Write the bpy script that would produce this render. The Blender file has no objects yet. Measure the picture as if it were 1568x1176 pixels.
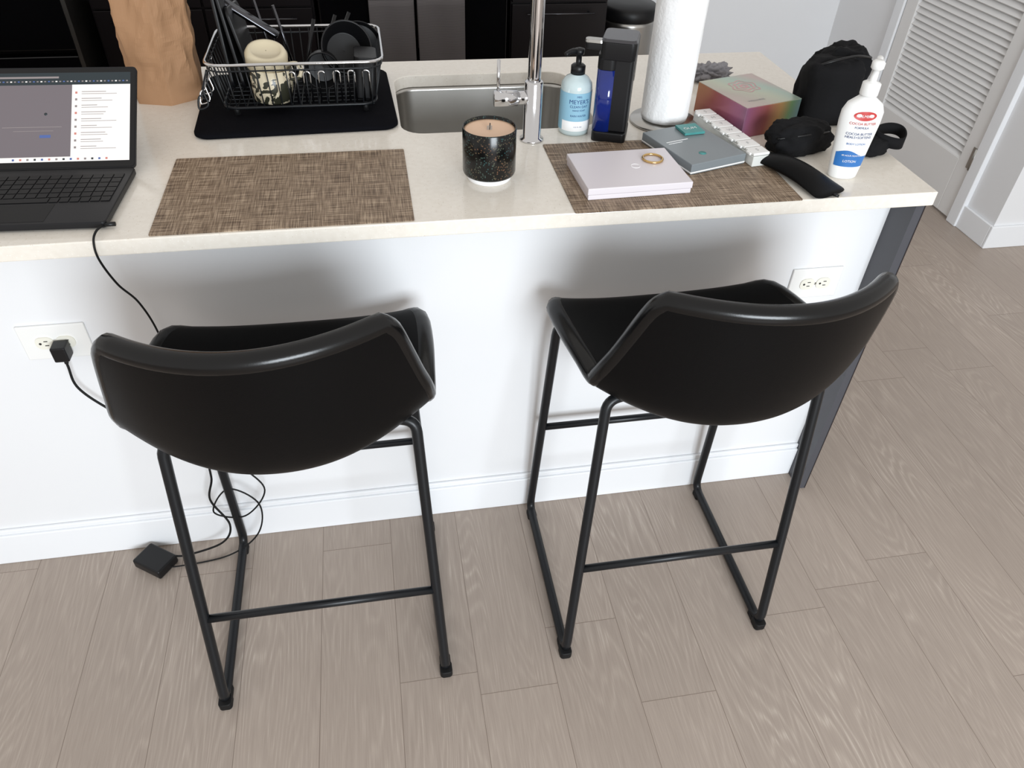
import bpy, math, random
from mathutils import Vector, Matrix, noise
random.seed(7)
S=bpy.context.scene
COL=S.collection
try:
    S.view_settings.view_transform='Standard'
except Exception: pass
pi=math.pi
def lin(c):
    c=c/255.0
    return c/12.92 if c<=.04045 else ((c+.055)/1.055)**2.4
def rgb(r,g,b): return (lin(r),lin(g),lin(b),1)
# ---------------------------------------------------------------- materials
def mat(name,col,rough=.5,metal=0,spec=.5,bump=0,bscale=200,coat=0,trans=0,emit=0,var=0,vscale=8,alpha=1,sheen=0):
    m=bpy.data.materials.new(name); m.use_nodes=True
    nt=m.node_tree; b=nt.nodes['Principled BSDF']
    b.inputs['Base Color'].default_value=col
    b.inputs['Roughness'].default_value=rough
    b.inputs['Metallic'].default_value=metal
    b.inputs['Specular IOR Level'].default_value=spec
    b.inputs['Coat Weight'].default_value=coat
    b.inputs['Transmission Weight'].default_value=trans
    b.inputs['Sheen Weight'].default_value=sheen
    if emit:
        b.inputs['Emission Color'].default_value=col; b.inputs['Emission Strength'].default_value=emit
    tc=nt.nodes.new('ShaderNodeTexCoord')
    if var:
        n=nt.nodes.new('ShaderNodeTexNoise'); n.inputs['Scale'].default_value=vscale; n.inputs['Detail'].default_value=5
        nt.links.new(tc.outputs['Object'],n.inputs['Vector'])
        mx=nt.nodes.new('ShaderNodeMix'); mx.data_type='RGBA'
        mx.inputs[6].default_value=tuple(max(0,c*(1-var)) for c in col[:3])+(1,)
        mx.inputs[7].default_value=tuple(min(1,c*(1+var)) for c in col[:3])+(1,)
        nt.links.new(n.outputs['Fac'],mx.inputs[0]); nt.links.new(mx.outputs[2],b.inputs['Base Color'])
    if bump:
        n=nt.nodes.new('ShaderNodeTexNoise'); n.inputs['Scale'].default_value=bscale; n.inputs['Detail'].default_value=4
        nt.links.new(tc.outputs['Object'],n.inputs['Vector'])
        bp=nt.nodes.new('ShaderNodeBump'); bp.inputs['Strength'].default_value=bump; bp.inputs['Distance'].default_value=.002
        nt.links.new(n.outputs['Fac'],bp.inputs['Height']); nt.links.new(bp.outputs[0],b.inputs['Normal'])
    return m
def N(nt,t,**kw):
    n=nt.nodes.new(t)
    for k,v in kw.items(): setattr(n,k,v)
    return n
def math_(nt,op,a,b=None,c=None):
    n=nt.nodes.new('ShaderNodeMath'); n.operation=op
    for i,x in enumerate((a,b,c)):
        if x is None: continue
        if isinstance(x,(int,float)): n.inputs[i].default_value=x
        else: nt.links.new(x,n.inputs[i])
    return n.outputs[0]
def ramp(nt,fac,stops):
    n=nt.nodes.new('ShaderNodeValToRGB'); e=n.color_ramp.elements
    e[0].position,e[0].color=stops[0]; e[1].position,e[1].color=stops[-1]
    for p,c in stops[1:-1]:
        x=e.new(p); x.color=c
    nt.links.new(fac,n.inputs[0]); return n.outputs[0]

def floor_material():
    m=bpy.data.materials.new('oak_plank_floor'); m.use_nodes=True; nt=m.node_tree; L=nt.links
    b=nt.nodes['Principled BSDF']
    tc=N(nt,'ShaderNodeTexCoord'); sp=N(nt,'ShaderNodeSeparateXYZ'); L.new(tc.outputs['Object'],sp.inputs[0])
    X,Y=sp.outputs[0],sp.outputs[1]
    W=.1715; LEN=1.22
    xs=math_(nt,'ADD',X,.229+W*20); row=math_(nt,'FLOOR',math_(nt,'DIVIDE',xs,W))
    wn=N(nt,'ShaderNodeTexWhiteNoise',noise_dimensions='1D'); L.new(row,wn.inputs['W'])
    ys=math_(nt,'ADD',Y,math_(nt,'ADD',math_(nt,'MULTIPLY',wn.outputs['Value'],LEN),20*LEN))
    cel=math_(nt,'FLOOR',math_(nt,'DIVIDE',ys,LEN))
    idv=math_(nt,'ADD',math_(nt,'MULTIPLY',row,17.31),math_(nt,'MULTIPLY',cel,5.77))
    wn2=N(nt,'ShaderNodeTexWhiteNoise',noise_dimensions='1D'); L.new(idv,wn2.inputs['W'])
    rnd=wn2.outputs['Value']
    fx=math_(nt,'FRACT',math_(nt,'DIVIDE',xs,W)); fy=math_(nt,'FRACT',math_(nt,'DIVIDE',ys,LEN))
    ex=math_(nt,'MULTIPLY',math_(nt,'MINIMUM',fx,math_(nt,'SUBTRACT',1,fx)),W)
    ey=math_(nt,'MULTIPLY',math_(nt,'MINIMUM',fy,math_(nt,'SUBTRACT',1,fy)),LEN)
    ed=math_(nt,'MINIMUM',ex,ey)
    seam=math_(nt,'LESS_THAN',ed,.0007)
    # cathedral grain = contour lines of stretched noise
    cx=N(nt,'ShaderNodeCombineXYZ'); L.new(math_(nt,'MULTIPLY',X,7.5),cx.inputs[0]); L.new(math_(nt,'MULTIPLY',Y,.85),cx.inputs[1]); L.new(math_(nt,'MULTIPLY',rnd,40),cx.inputs[2])
    n1=N(nt,'ShaderNodeTexNoise'); n1.inputs['Scale'].default_value=1.0; n1.inputs['Detail'].default_value=2.6; n1.inputs['Roughness'].default_value=.4; L.new(cx.outputs[0],n1.inputs['Vector'])
    ph=math_(nt,'MULTIPLY',n1.outputs['Fac'],240)
    g=math_(nt,'MULTIPLY_ADD',math_(nt,'SINE',ph),.5,.5)
    g=math_(nt,'POWER',g,2.2)
    # fine pores
    cf=N(nt,'ShaderNodeCombineXYZ'); L.new(math_(nt,'MULTIPLY',X,420),cf.inputs[0]); L.new(math_(nt,'MULTIPLY',Y,14),cf.inputs[1]); L.new(rnd,cf.inputs[2])
    n2=N(nt,'ShaderNodeTexNoise'); n2.inputs['Scale'].default_value=1; n2.inputs['Detail'].default_value=3; L.new(cf.outputs[0],n2.inputs['Vector'])
    n3=N(nt,'ShaderNodeTexNoise'); n3.inputs['Scale'].default_value=2.6; n3.inputs['Detail'].default_value=3; L.new(tc.outputs['Object'],n3.inputs['Vector'])
    amp=math_(nt,'MAXIMUM',math_(nt,'MULTIPLY_ADD',n3.outputs['Fac'],2.4,-.75),.10)
    gp=math_(nt,'MULTIPLY',g,math_(nt,'MULTIPLY_ADD',n2.outputs['Fac'],1.3,.2))
    v=math_(nt,'ADD',math_(nt,'MULTIPLY',math_(nt,'MULTIPLY',gp,amp),.36),math_(nt,'MULTIPLY',n2.outputs['Fac'],.5))
    col=ramp(nt,v,[(.1,rgb(151,138,128)),(.45,rgb(169,156,145)),(.85,rgb(201,190,179))])
    hv=N(nt,'ShaderNodeHueSaturation'); L.new(col,hv.inputs['Color']); L.new(math_(nt,'MULTIPLY_ADD',rnd,.07,.965),hv.inputs['Value'])
    mx=N(nt,'ShaderNodeMix',data_type='RGBA'); L.new(seam,mx.inputs[0]); L.new(hv.outputs[0],mx.inputs[6]); mx.inputs[7].default_value=rgb(122,108,98)
    L.new(mx.outputs[2],b.inputs['Base Color'])
    b.inputs['Roughness'].default_value=.42; b.inputs['Specular IOR Level'].default_value=.4
    bp=N(nt,'ShaderNodeBump'); bp.inputs['Strength'].default_value=.15; bp.inputs['Distance'].default_value=.001
    L.new(v,bp.inputs['Height']); L.new(bp.outputs[0],b.inputs['Normal'])
    return m
def quartz_material():
    m=bpy.data.materials.new('cream_quartz'); m.use_nodes=True; nt=m.node_tree; L=nt.links; b=nt.nodes['Principled BSDF']
    tc=N(nt,'ShaderNodeTexCoord')
    v=N(nt,'ShaderNodeTexVoronoi'); v.inputs['Scale'].default_value=240; L.new(tc.outputs['Object'],v.inputs['Vector'])
    sp=math_(nt,'LESS_THAN',v.outputs['Distance'],.28)
    wv=N(nt,'ShaderNodeSeparateColor'); L.new(v.outputs['Color'],wv.inputs[0])
    sel=math_(nt,'GREATER_THAN',wv.outputs[0],.72)
    f=math_(nt,'MULTIPLY',sp,sel)
    n=N(nt,'ShaderNodeTexNoise'); n.inputs['Scale'].default_value=90; n.inputs['Detail'].default_value=6; L.new(tc.outputs['Object'],n.inputs['Vector'])
    c=ramp(nt,n.outputs['Fac'],[(.3,rgb(228,221,210)),(.7,rgb(234,228,218))])
    mx=N(nt,'ShaderNodeMix',data_type='RGBA'); L.new(math_(nt,'MULTIPLY',f,.5),mx.inputs[0]); L.new(c,mx.inputs[6])
    sc=ramp(nt,wv.outputs[1],[(.3,rgb(196,182,164)),(.7,rgb(246,242,234))]); L.new(sc,mx.inputs[7])
    L.new(mx.outputs[2],b.inputs['Base Color']); b.inputs['Roughness'].default_value=.14; b.inputs['Specular IOR Level'].default_value=.5
    return m
def weave_material():
    m=bpy.data.materials.new('woven_vinyl'); m.use_nodes=True; nt=m.node_tree; L=nt.links; b=nt.nodes['Principled BSDF']
    tc=N(nt,'ShaderNodeTexCoord'); sp=N(nt,'ShaderNodeSeparateXYZ'); L.new(tc.outputs['Object'],sp.inputs[0])
    X,Y=sp.outputs[0],sp.outputs[1]
    def streak(ax,ay,det=2):
        c=N(nt,'ShaderNodeCombineXYZ'); L.new(math_(nt,'MULTIPLY',X,ax),c.inputs[0]); L.new(math_(nt,'MULTIPLY',Y,ay),c.inputs[1])
        n=N(nt,'ShaderNodeTexNoise'); n.inputs['Scale'].default_value=1; n.inputs['Detail'].default_value=det; L.new(c.outputs[0],n.inputs['Vector']); return n.outputs['Fac']
    h=streak(16,480); v=streak(480,18)
    sx=math_(nt,'SINE',math_(nt,'MULTIPLY',X,2300)); sy=math_(nt,'SINE',math_(nt,'MULTIPLY',Y,2300))
    ck=math_(nt,'GREATER_THAN',math_(nt,'MULTIPLY',sx,sy),0)
    mx=N(nt,'ShaderNodeMix',data_type='FLOAT'); L.new(ck,mx.inputs[0]); L.new(h,mx.inputs[2]); L.new(v,mx.inputs[3])
    f=math_(nt,'ADD',math_(nt,'MULTIPLY',mx.outputs[0],.45),math_(nt,'ADD',math_(nt,'MULTIPLY',h,.35),math_(nt,'MULTIPLY',v,.2)))
    c=ramp(nt,f,[(.36,rgb(74,58,46)),(.5,rgb(130,111,92)),(.64,rgb(182,162,140))])
    L.new(c,b.inputs['Base Color']); b.inputs['Roughness'].default_value=.5; b.inputs['Specular IOR Level'].default_value=.3
    bp=N(nt,'ShaderNodeBump'); bp.inputs['Strength'].default_value=.5; bp.inputs['Distance'].default_value=.001
    L.new(f,bp.inputs['Height']); L.new(bp.outputs[0],b.inputs['Normal'])
    return m
def iridescent_material(side=False):
    m=bpy.data.materials.new('iridescent_card'); m.use_nodes=True; nt=m.node_tree; L=nt.links; b=nt.nodes['Principled BSDF']
    tc=N(nt,'ShaderNodeTexCoord'); sp=N(nt,'ShaderNodeSeparateXYZ'); L.new(tc.outputs['Object'],sp.inputs[0])
    n=N(nt,'ShaderNodeTexNoise'); n.inputs['Scale'].default_value=6; L.new(tc.outputs['Object'],n.inputs['Vector'])
    t=math_(nt,'ADD',math_(nt,'ADD',math_(nt,'MULTIPLY',sp.outputs[0],5.0),math_(nt,'MULTIPLY',sp.outputs[1],2.0)),math_(nt,'MULTIPLY',n.outputs['Fac'],.35))
    if side:
        c=ramp(nt,math_(nt,'FRACT',math_(nt,'ADD',t,.55)),[(0,rgb(150,84,80)),(.18,rgb(170,132,84)),(.36,rgb(104,140,100)),(.55,rgb(96,124,138)),(.75,rgb(150,92,120)),(1,rgb(150,84,80))])
    else:
        c=ramp(nt,math_(nt,'FRACT',math_(nt,'ADD',t,.55)),[(0,rgb(178,166,154)),(.25,rgb(180,184,162)),(.5,rgb(164,184,170)),(.75,rgb(188,168,162)),(1,rgb(178,166,154))])
    L.new(c,b.inputs['Base Color']); b.inputs['Metallic'].default_value=.35; b.inputs['Roughness'].default_value=.28
    return m
def perf_material():
    m=bpy.data.materials.new('perforated_dark_glass'); m.use_nodes=True; nt=m.node_tree; L=nt.links; b=nt.nodes['Principled BSDF']
    tc=N(nt,'ShaderNodeTexCoord'); v=N(nt,'ShaderNodeTexVoronoi'); v.inputs['Scale'].default_value=230; L.new(tc.outputs['Object'],v.inputs['Vector'])
    n=N(nt,'ShaderNodeTexNoise'); n.inputs['Scale'].default_value=24; L.new(tc.outputs['Object'],n.inputs['Vector'])
    f=math_(nt,'MULTIPLY',math_(nt,'LESS_THAN',v.outputs['Distance'],.32),math_(nt,'GREATER_THAN',n.outputs['Fac'],.40))
    c=ramp(nt,n.outputs['Fac'],[(.4,rgb(40,90,94)),(.55,rgb(92,92,72)),(.65,rgb(116,82,60))])
    mx=N(nt,'ShaderNodeMix',data_type='RGBA'); L.new(math_(nt,'MULTIPLY',f,.6),mx.inputs[0]); mx.inputs[6].default_value=rgb(10,10,10); L.new(c,mx.inputs[7])
    L.new(mx.outputs[2],b.inputs['Base Color']); b.inputs['Roughness'].default_value=.2; b.inputs['Specular IOR Level'].default_value=.4
    return m
def floral_material():
    m=bpy.data.materials.new('floral_ceramic'); m.use_nodes=True; nt=m.node_tree; L=nt.links; b=nt.nodes['Principled BSDF']
    tc=N(nt,'ShaderNodeTexCoord'); n=N(nt,'ShaderNodeTexNoise'); n.inputs['Scale'].default_value=42; n.inputs['Detail'].default_value=3; n.inputs['Distortion'].default_value=1.6; L.new(tc.outputs['Object'],n.inputs['Vector'])
    sp=N(nt,'ShaderNodeSeparateXYZ'); L.new(tc.outputs['Object'],sp.inputs[0])
    lim=math_(nt,'MULTIPLY_ADD',sp.outputs[2],1.9,.44)
    f=math_(nt,'GREATER_THAN',n.outputs['Fac'],lim)
    mx=N(nt,'ShaderNodeMix',data_type='RGBA'); L.new(f,mx.inputs[0]); mx.inputs[6].default_value=rgb(206,194,168); mx.inputs[7].default_value=rgb(48,48,38)
    L.new(mx.outputs[2],b.inputs['Base Color']); b.inputs['Roughness'].default_value=.3
    return m
def towel_material():
    m=bpy.data.materials.new('grey_waffle_towel'); m.use_nodes=True; nt=m.node_tree; L=nt.links; b=nt.nodes['Principled BSDF']
    tc=N(nt,'ShaderNodeTexCoord'); w=N(nt,'ShaderNodeTexWave'); w.inputs['Scale'].default_value=60; w.inputs['Distortion'].default_value=.6; w.bands_direction='Z'; L.new(tc.outputs['Object'],w.inputs['Vector'])
    L.new(ramp(nt,w.outputs['Fac'],[(0,rgb(78,74,75)),(1,rgb(104,99,99))]),b.inputs['Base Color']); b.inputs['Roughness'].default_value=.9
    return m
M={}
M['floor']=floor_material(); M['quartz']=quartz_material(); M['weave']=weave_material()
M['irid']=iridescent_material(); M['irid_side']=iridescent_material(True)
M['perf']=perf_material(); M['floral']=floral_material(); M['towel']=towel_material()
M['wall']=mat('white_paint',rgb(230,231,233),.55,bump=.05,bscale=300,var=.01)
M['trim']=mat('white_trim_paint',rgb(236,238,241),.4,var=.01)
M['door']=mat('white_door_paint',rgb(228,227,226),.45,var=.01)
M['panel']=mat('charcoal_laminate',rgb(72,73,79),.4,var=.05,vscale=20)
M['panel_edge']=mat('dark_brown_edge',rgb(44,36,36),.4,var=.05)
M['cab']=mat('black_cabinet',rgb(24,20,22),.35,spec=.3,var=.1,vscale=4)
M['leather']=mat('black_leather',rgb(6,6,7),.42,spec=.12,bump=.08,bscale=500,var=.05)
M['roll']=mat('black_leather_edge',rgb(8,8,9),.22,spec=.38,bump=.04,bscale=400,var=.05)
M['bmetal']=mat('black_powder_coat',rgb(22,24,27),.35,metal=.1,spec=.35,var=.05,vscale=40)
M['bplastic']=mat('black_plastic',rgb(16,16,18),.4,spec=.35,var=.05)
M['bmatte']=mat('black_fabric',rgb(17,17,19),.85,spec=.2,bump=.3,bscale=600,var=.12,vscale=30)
M['micro']=mat('black_microfiber',rgb(14,14,18),.95,spec=.05,bump=.4,bscale=500,var=.15,vscale=60)
M['steel']=mat('brushed_steel',rgb(182,180,176),.28,metal=1,var=.06,vscale=14)
M['chrome']=mat('chrome',rgb(212,212,214),.1,metal=1,var=.02)
M['dsteel']=mat('dark_steel',rgb(90,90,94),.25,metal=1,var=.05)
M['whiteplastic']=mat('white_plastic',rgb(236,236,234),.35,var=.01)
M['ivory']=mat('ivory_plastic',rgb(232,230,218),.4,var=.01)
M['slot']=mat('slot_dark',rgb(40,38,36),.6,var=.02)
M['paper']=mat('white_paper_towel',rgb(240,240,240),.9,spec=.1,bump=.6,bscale=160,var=.02,vscale=60)
M['kraft']=mat('kraft_paper',rgb(164,126,94),.7,spec=.25,bump=.2,bscale=60,var=.12,vscale=10)
M['blueliq']=mat('blue_liquid',rgb(18,36,110),.12,var=.3,vscale=30,coat=.4)
M['soap']=mat('clear_soap_bottle',rgb(196,212,214),.15,var=.03,coat=.3)
M['lblue']=mat('pale_blue_label',rgb(140,186,208),.45,var=.03)
M['blue']=mat('blue_label',rgb(50,112,180),.4,var=.06)
M['red']=mat('red_label',rgb(190,56,54),.4,var=.03)
M['navy']=mat('navy_ink',rgb(28,62,120),.5,var=.02)
M['white']=mat('white_label',rgb(244,244,244),.4,var=.01)
M['wax']=mat('peach_wax',rgb(222,188,160),.5,var=.05)
M['pinkbox']=mat('pale_lilac_card',rgb(220,214,219),.35,var=.01)
M['greybox']=mat('grey_box',rgb(124,131,135),.3,var=.05)
M['teal']=mat('teal_print',rgb(70,142,140),.4,var=.25,vscale=60)
M['gold']=mat('gold',rgb(212,178,120),.2,metal=1,var=.03)
M['pill']=mat('translucent_white_plastic',rgb(216,218,214),.25,var=.02)
M['pillink']=mat('pill_letters',rgb(176,178,178),.5,var=.02)
M['cloth']=mat('grey_cloth',rgb(140,138,142),.9,var=.15,vscale=30)
M['lapbody']=mat('matte_black_aluminium',rgb(30,30,32),.42,metal=.2,spec=.3,var=.05)
M['key']=mat('key_caps',rgb(14,14,15),.5,spec=.3,var=.03)
M['glass']=mat('black_bezel_glass',rgb(10,10,12),.12,spec=.4,var=.02)
M['scr_grey']=mat('screen_mauve',rgb(106,99,103),.3,spec=.3,emit=.24,var=.02)
M['scr_white']=mat('screen_white',rgb(222,218,215),.3,spec=.3,emit=.28,var=.01)
M['scr_dark']=mat('screen_dark',rgb(42,50,54),.3,spec=.3,emit=.2,var=.02)
M['scr_txt']=mat('screen_text',rgb(134,126,126),.3,spec=.3,emit=.2,var=.02)
M['scr_red']=mat('screen_red',rgb(190,120,110),.3,spec=.3,emit=.2,var=.02)
M['scr_blue']=mat('screen_blue',rgb(76,96,150),.3,spec=.3,emit=.2,var=.02)
M['rubber']=mat('black_rubber',rgb(14,14,15),.6,spec=.3,var=.05)
# ---------------------------------------------------------------- mesh tools
def catmull(pts,k=8,closed=False):
    P=[Vector(p) for p in pts]; n=len(P); out=[]
    rng=range(n) if closed else range(n-1)
    for i in rng:
        p0=P[i-1] if (i>0 or closed) else P[0]*2-P[1]
        p1=P[i]; p2=P[(i+1)%n]
        p3=P[(i+2)%n] if (i+2<n or closed) else P[-1]*2-P[-2]
        for j in range(k):
            t=j/k
            out.append(.5*((2*p1)+(p2-p0)*t+(2*p0-5*p1+4*p2-p3)*t*t+(-p0+3*p1-3*p2+p3)*t**3))
    if not closed: out.append(P[-1])
    return out
def fillet(pts,f,k=6,closed=False):
    P=[Vector(p) for p in pts]; n=len(P); out=[]
    for i in range(n):
        if not closed and i in (0,n-1): out.append(P[i]); continue
        a=P[i-1]; b=P[i]; c=P[(i+1)%n]
        d1=(a-b); d2=(c-b); l=min(f,d1.length*.49,d2.length*.49)
        q0=b+d1.normalized()*l; q2=b+d2.normalized()*l
        for j in range(k+1):
            t=j/k; out.append(q0*(1-t)**2+b*2*t*(1-t)+q2*t*t)
    return out
def rr(cx,cy,w,d,r,z,k=6,rot=0):
    r=min(r,w/2-1e-4,d/2-1e-4); out=[]
    for (sx,sy,a0) in ((1,1,0),(-1,1,90),(-1,-1,180),(1,-1,270)):
        for j in range(k+1):
            a=math.radians(a0+90*j/k)
            x=sx*(w/2-r)+r*math.cos(a); y=sy*(d/2-r)+r*math.sin(a)
            c,s=math.cos(rot),math.sin(rot)
            out.append(Vector((cx+c*x-s*y,cy+s*x+c*y,z)))
    return out
def ell(cx,cy,a,b,z,n=40,p=2.0):
    out=[]
    for i in range(n):
        t=2*pi*i/n; c,s=math.cos(t),math.sin(t)
        out.append(Vector((cx+a*math.copysign(abs(c)**(2/p),c),cy+b*math.copysign(abs(s)**(2/p),s),z)))
    return out
class MB:
    def __init__(s): s.v=[]; s.f=[]; s.m=[]; s.sm=[]; s.mats=[]
    def mi(s,m):
        m=M[m]
        if m not in s.mats: s.mats.append(m)
        return s.mats.index(m)
    def add(s,vs,fs,m,smooth=True,X=None):
        o=len(s.v); s.v+=[(X@Vector(v) if X else Vector(v)) for v in vs]
        k=s.mi(m)
        for f in fs: s.f.append([i+o for i in f]); s.m.append(k); s.sm.append(smooth)
    def tube(s,pts,r,m,seg=10,closed=False,X=None):
        P=[Vector(p) for p in pts]
        Q=[P[0]]
        for p in P[1:]:
            if (p-Q[-1]).length>1e-5: Q.append(p)
        if closed and (Q[0]-Q[-1]).length<1e-5: Q.pop()
        P=Q; n=len(P); vs=[];fs=[]
        T=[]
        for i in range(n):
            a=P[i-1] if (i>0 or closed) else P[i]; b=P[(i+1)%n] if (i<n-1 or closed) else P[i]
            T.append((b-a).normalized())
        ref=Vector((0,0,1)) if abs(T[0].z)<.9 else Vector((1,0,0))
        u=T[0].cross(ref).normalized()
        for i in range(n):
            u=(u-T[i]*u.dot(T[i])).normalized(); w=T[i].cross(u)
            rad=r[i] if isinstance(r,(list,tuple)) else r
            for j in range(seg):
                a=2*pi*j/seg; vs.append(P[i]+u*math.cos(a)*rad+w*math.sin(a)*rad)
        for i in range(n if closed else n-1):
            i2=(i+1)%n
            for j in range(seg):
                j2=(j+1)%seg; fs.append([i*seg+j,i*seg+j2,i2*seg+j2,i2*seg+j])
        if not closed:
            fs.append(list(range(seg))[::-1]); fs.append([(n-1)*seg+j for j in range(seg)])
        s.add(vs,fs,m,True,X)
    def loft(s,loops,m,cap0=True,cap1=True,smooth=True,X=None):
        n=len(loops[0]); vs=[p for l in loops for p in l]; fs=[]
        for i in range(len(loops)-1):
            for j in range(n):
                j2=(j+1)%n; fs.append([i*n+j,i*n+j2,(i+1)*n+j2,(i+1)*n+j])
        if cap0: fs.append(list(range(n))[::-1])
        if cap1: fs.append([(len(loops)-1)*n+j for j in range(n)])
        s.add(vs,fs,m,smooth,X)
    def lathe(s,prof,c,m,seg=40,X=None,cap0=True,cap1=True):
        s.loft([ell(c[0],c[1],r,r,c[2]+z,seg) for r,z in prof],m,cap0,cap1,True,X)
    def box(s,c,sz,m,rot=None,X=None):
        hx,hy,hz=sz[0]/2,sz[1]/2,sz[2]/2
        vs=[Vector((x,y,z)) for x in(-hx,hx) for y in(-hy,hy) for z in(-hz,hz)]
        if rot: vs=[rot@v for v in vs]
        vs=[v+Vector(c) for v in vs]
        s.add(vs,[[0,1,3,2],[4,6,7,5],[0,4,5,1],[2,3,7,6],[0,2,6,4],[1,5,7,3]],m,False,X)
    def b2(s,x0,x1,y0,y1,z0,z1,m,X=None): s.box(((x0+x1)/2,(y0+y1)/2,(z0+z1)/2),(abs(x1-x0),abs(y1-y0),abs(z1-z0)),m,X=X)
    def grid(s,fn,nu,nv,m,smooth=True,X=None):
        vs=[fn(i/(nu-1),j/(nv-1)) for j in range(nv) for i in range(nu)]
        fs=[[j*nu+i,j*nu+i+1,(j+1)*nu+i+1,(j+1)*nu+i] for j in range(nv-1) for i in range(nu-1)]
        s.add(vs,fs,m,smooth,X)
    def text(s,body,size,m,fn,spacing=1.0,X=None):
        c=bpy.data.curves.new('t','FONT'); c.body=body; c.size=size; c.align_x='CENTER'; c.align_y='CENTER'; c.space_character=spacing; c.resolution_u=3
        ob=bpy.data.objects.new('t',c); COL.objects.link(ob)
        dg=bpy.context.evaluated_depsgraph_get(); me=bpy.data.meshes.new_from_object(ob.evaluated_get(dg))
        vs=[fn(v.co.x,v.co.y) for v in me.vertices]; fs=[list(p.vertices) for p in me.polygons]
        s.add(vs,fs,m,False,X)
        bpy.data.objects.remove(ob); bpy.data.curves.remove(c); bpy.data.meshes.remove(me)
    def done(s,name,parent=None,loc=(0,0,0),rotz=0,bevel=0,subd=0,solid=0,fixn=True,bseg=2,offset=0):
        me=bpy.data.meshes.new(name); me.from_pydata([tuple(v) for v in s.v],[],s.f)
        for m in s.mats: me.materials.append(m)
        for p,k,sm in zip(me.polygons,s.m,s.sm): p.material_index=k; p.use_smooth=sm
        if fixn:
            import bmesh
            bm=bmesh.new(); bm.from_mesh(me); bmesh.ops.recalc_face_normals(bm,faces=bm.faces); bm.to_mesh(me); bm.free()
        ob=bpy.data.objects.new(name,me); COL.objects.link(ob)
        ob.location=loc; ob.rotation_euler=(0,0,rotz)
        if parent: ob.parent=parent
        if solid:
            md=ob.modifiers.new('s','SOLIDIFY'); md.thickness=solid; md.offset=offset
        if bevel:
            md=ob.modifiers.new('b','BEVEL'); md.width=bevel; md.segments=bseg; md.limit_method='ANGLE'; md.angle_limit=math.radians(40)
            for p in me.polygons: p.use_smooth=True
            w=ob.modifiers.new('w','WEIGHTED_NORMAL'); w.keep_sharp=True
        if subd:
            md=ob.modifiers.new('u','SUBSURF'); md.levels=subd; md.render_levels=subd
        return ob
def group(name,loc=(0,0,0),rotz=0):
    e=bpy.data.objects.new(name,None); e.empty_display_size=.05; COL.objects.link(e); e.location=loc; e.rotation_euler=(0,0,rotz); return e
T=.914
# ---------------------------------------------------------------- room shell
b=MB(); b.b2(-4.5,5.5,-4,4.2,-.05,0,'floor'); b.done('floor')
b=MB(); b.b2(-4.5,2.474,3.96,4.06,0,2.6,'wall'); b.done('wall_back')
b=MB(); b.b2(2.474,2.574,2.38,2.615,0,2.6,'wall'); b.b2(2.474,2.574,3.41,4.06,0,2.6,'wall'); b.b2(2.474,2.574,2.615,3.41,2.05,2.6,'wall'); b.done('wall_right')
b=MB(); b.b2(2.574,5.5,2.38,2.48,0,2.6,'wall'); b.done('wall_front_right')
b=MB(); b.b2(2.461,5.5,2.367,2.38,0,.1,'trim'); b.b2(2.461,2.474,2.38,2.56,0,.1,'trim'); b.done('baseboard_right',bevel=.003)
b=MB(); b.b2(1.0,2.474,3.947,3.96,0,.1,'trim'); b.b2(2.461,2.474,3.47,3.947,0,.1,'trim'); b.done('baseboard_back',bevel=.003)
# door with louvers
g=group('door_1')
b=MB()
XF=2.462
b.b2(XF,XF+.035,2.62,2.70,0.01,2.04,'door'); b.b2(XF,XF+.035,3.32,3.40,0.01,2.04,'door')
b.b2(XF,XF+.035,2.70,3.32,0.01,.25,'door'); b.b2(XF,XF+.035,2.70,3.32,1.93,2.04,'door'); b.b2(XF,XF+.035,2.70,3.32,1.02,1.12,'door')
b.done('door_frame_leaf',g,bevel=.003)
b=MB()
z=.262
R=Matrix.Rotation(math.radians(-48),3,'Y')
while z<1.92:
    if not (1.0<z<1.13): b.box((XF+.0175,3.01,z),(.036,.62,.006),'door',rot=R)
    z+=.0265
b.b2(XF+.034,XF+.038,2.70,3.32,.25,1.93,'door')
b.done('louver_slats',g)
b=MB()
for z in (.28,1.05,1.85):
    b.tube([(XF-.006,2.617,z-.045),(XF-.006,2.617,z+.045)],.007,'steel'); b.b2(XF-.002,XF+.001,2.62,2.645,z-.045,z+.045,'steel')
b.done('hinges',g)
b=MB(); b.b2(2.452,2.49,2.555,2.615,0,2.11,'trim'); b.b2(2.452,2.49,3.405,3.465,0,2.11,'trim'); b.b2(2.452,2.49,2.615,3.405,2.05,2.11,'trim'); b.done('trim_1',bevel=.004)
# ---------------------------------------------------------------- island
g=group('kitchen_island')
b=MB(); b.b2(-2.6,1.10,1.22,2.085,T-.03,T,'quartz'); top=b.done('countertop',g)
SX0,SX1,SY0,SY1=.055,.50,1.612,1.975
cb=MB(); cb.loft([rr((SX0+SX1)/2,(SY0+SY1)/2,SX1-SX0,SY1-SY0,.05,z_) for z_ in (T-.1,T+.1)],'quartz',smooth=False); cut=cb.done('cut')
md=top.modifiers.new('bo','BOOLEAN'); md.operation='DIFFERENCE'; md.object=cut; md.solver='EXACT'
dg=bpy.context.evaluated_depsgraph_get(); me=bpy.data.meshes.new_from_object(top.evaluated_get(dg)); top.modifiers.clear(); top.data=me
bpy.data.objects.remove(cut)
bv=top.modifiers.new('b','BEVEL'); bv.width=.002; bv.segments=2; bv.limit_method='ANGLE'; bv.angle_limit=math.radians(50)
b=MB()
cx,cy=(SX0+SX1)/2,(SY0+SY1)/2; w,d=SX1-SX0,SY1-SY0
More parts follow.
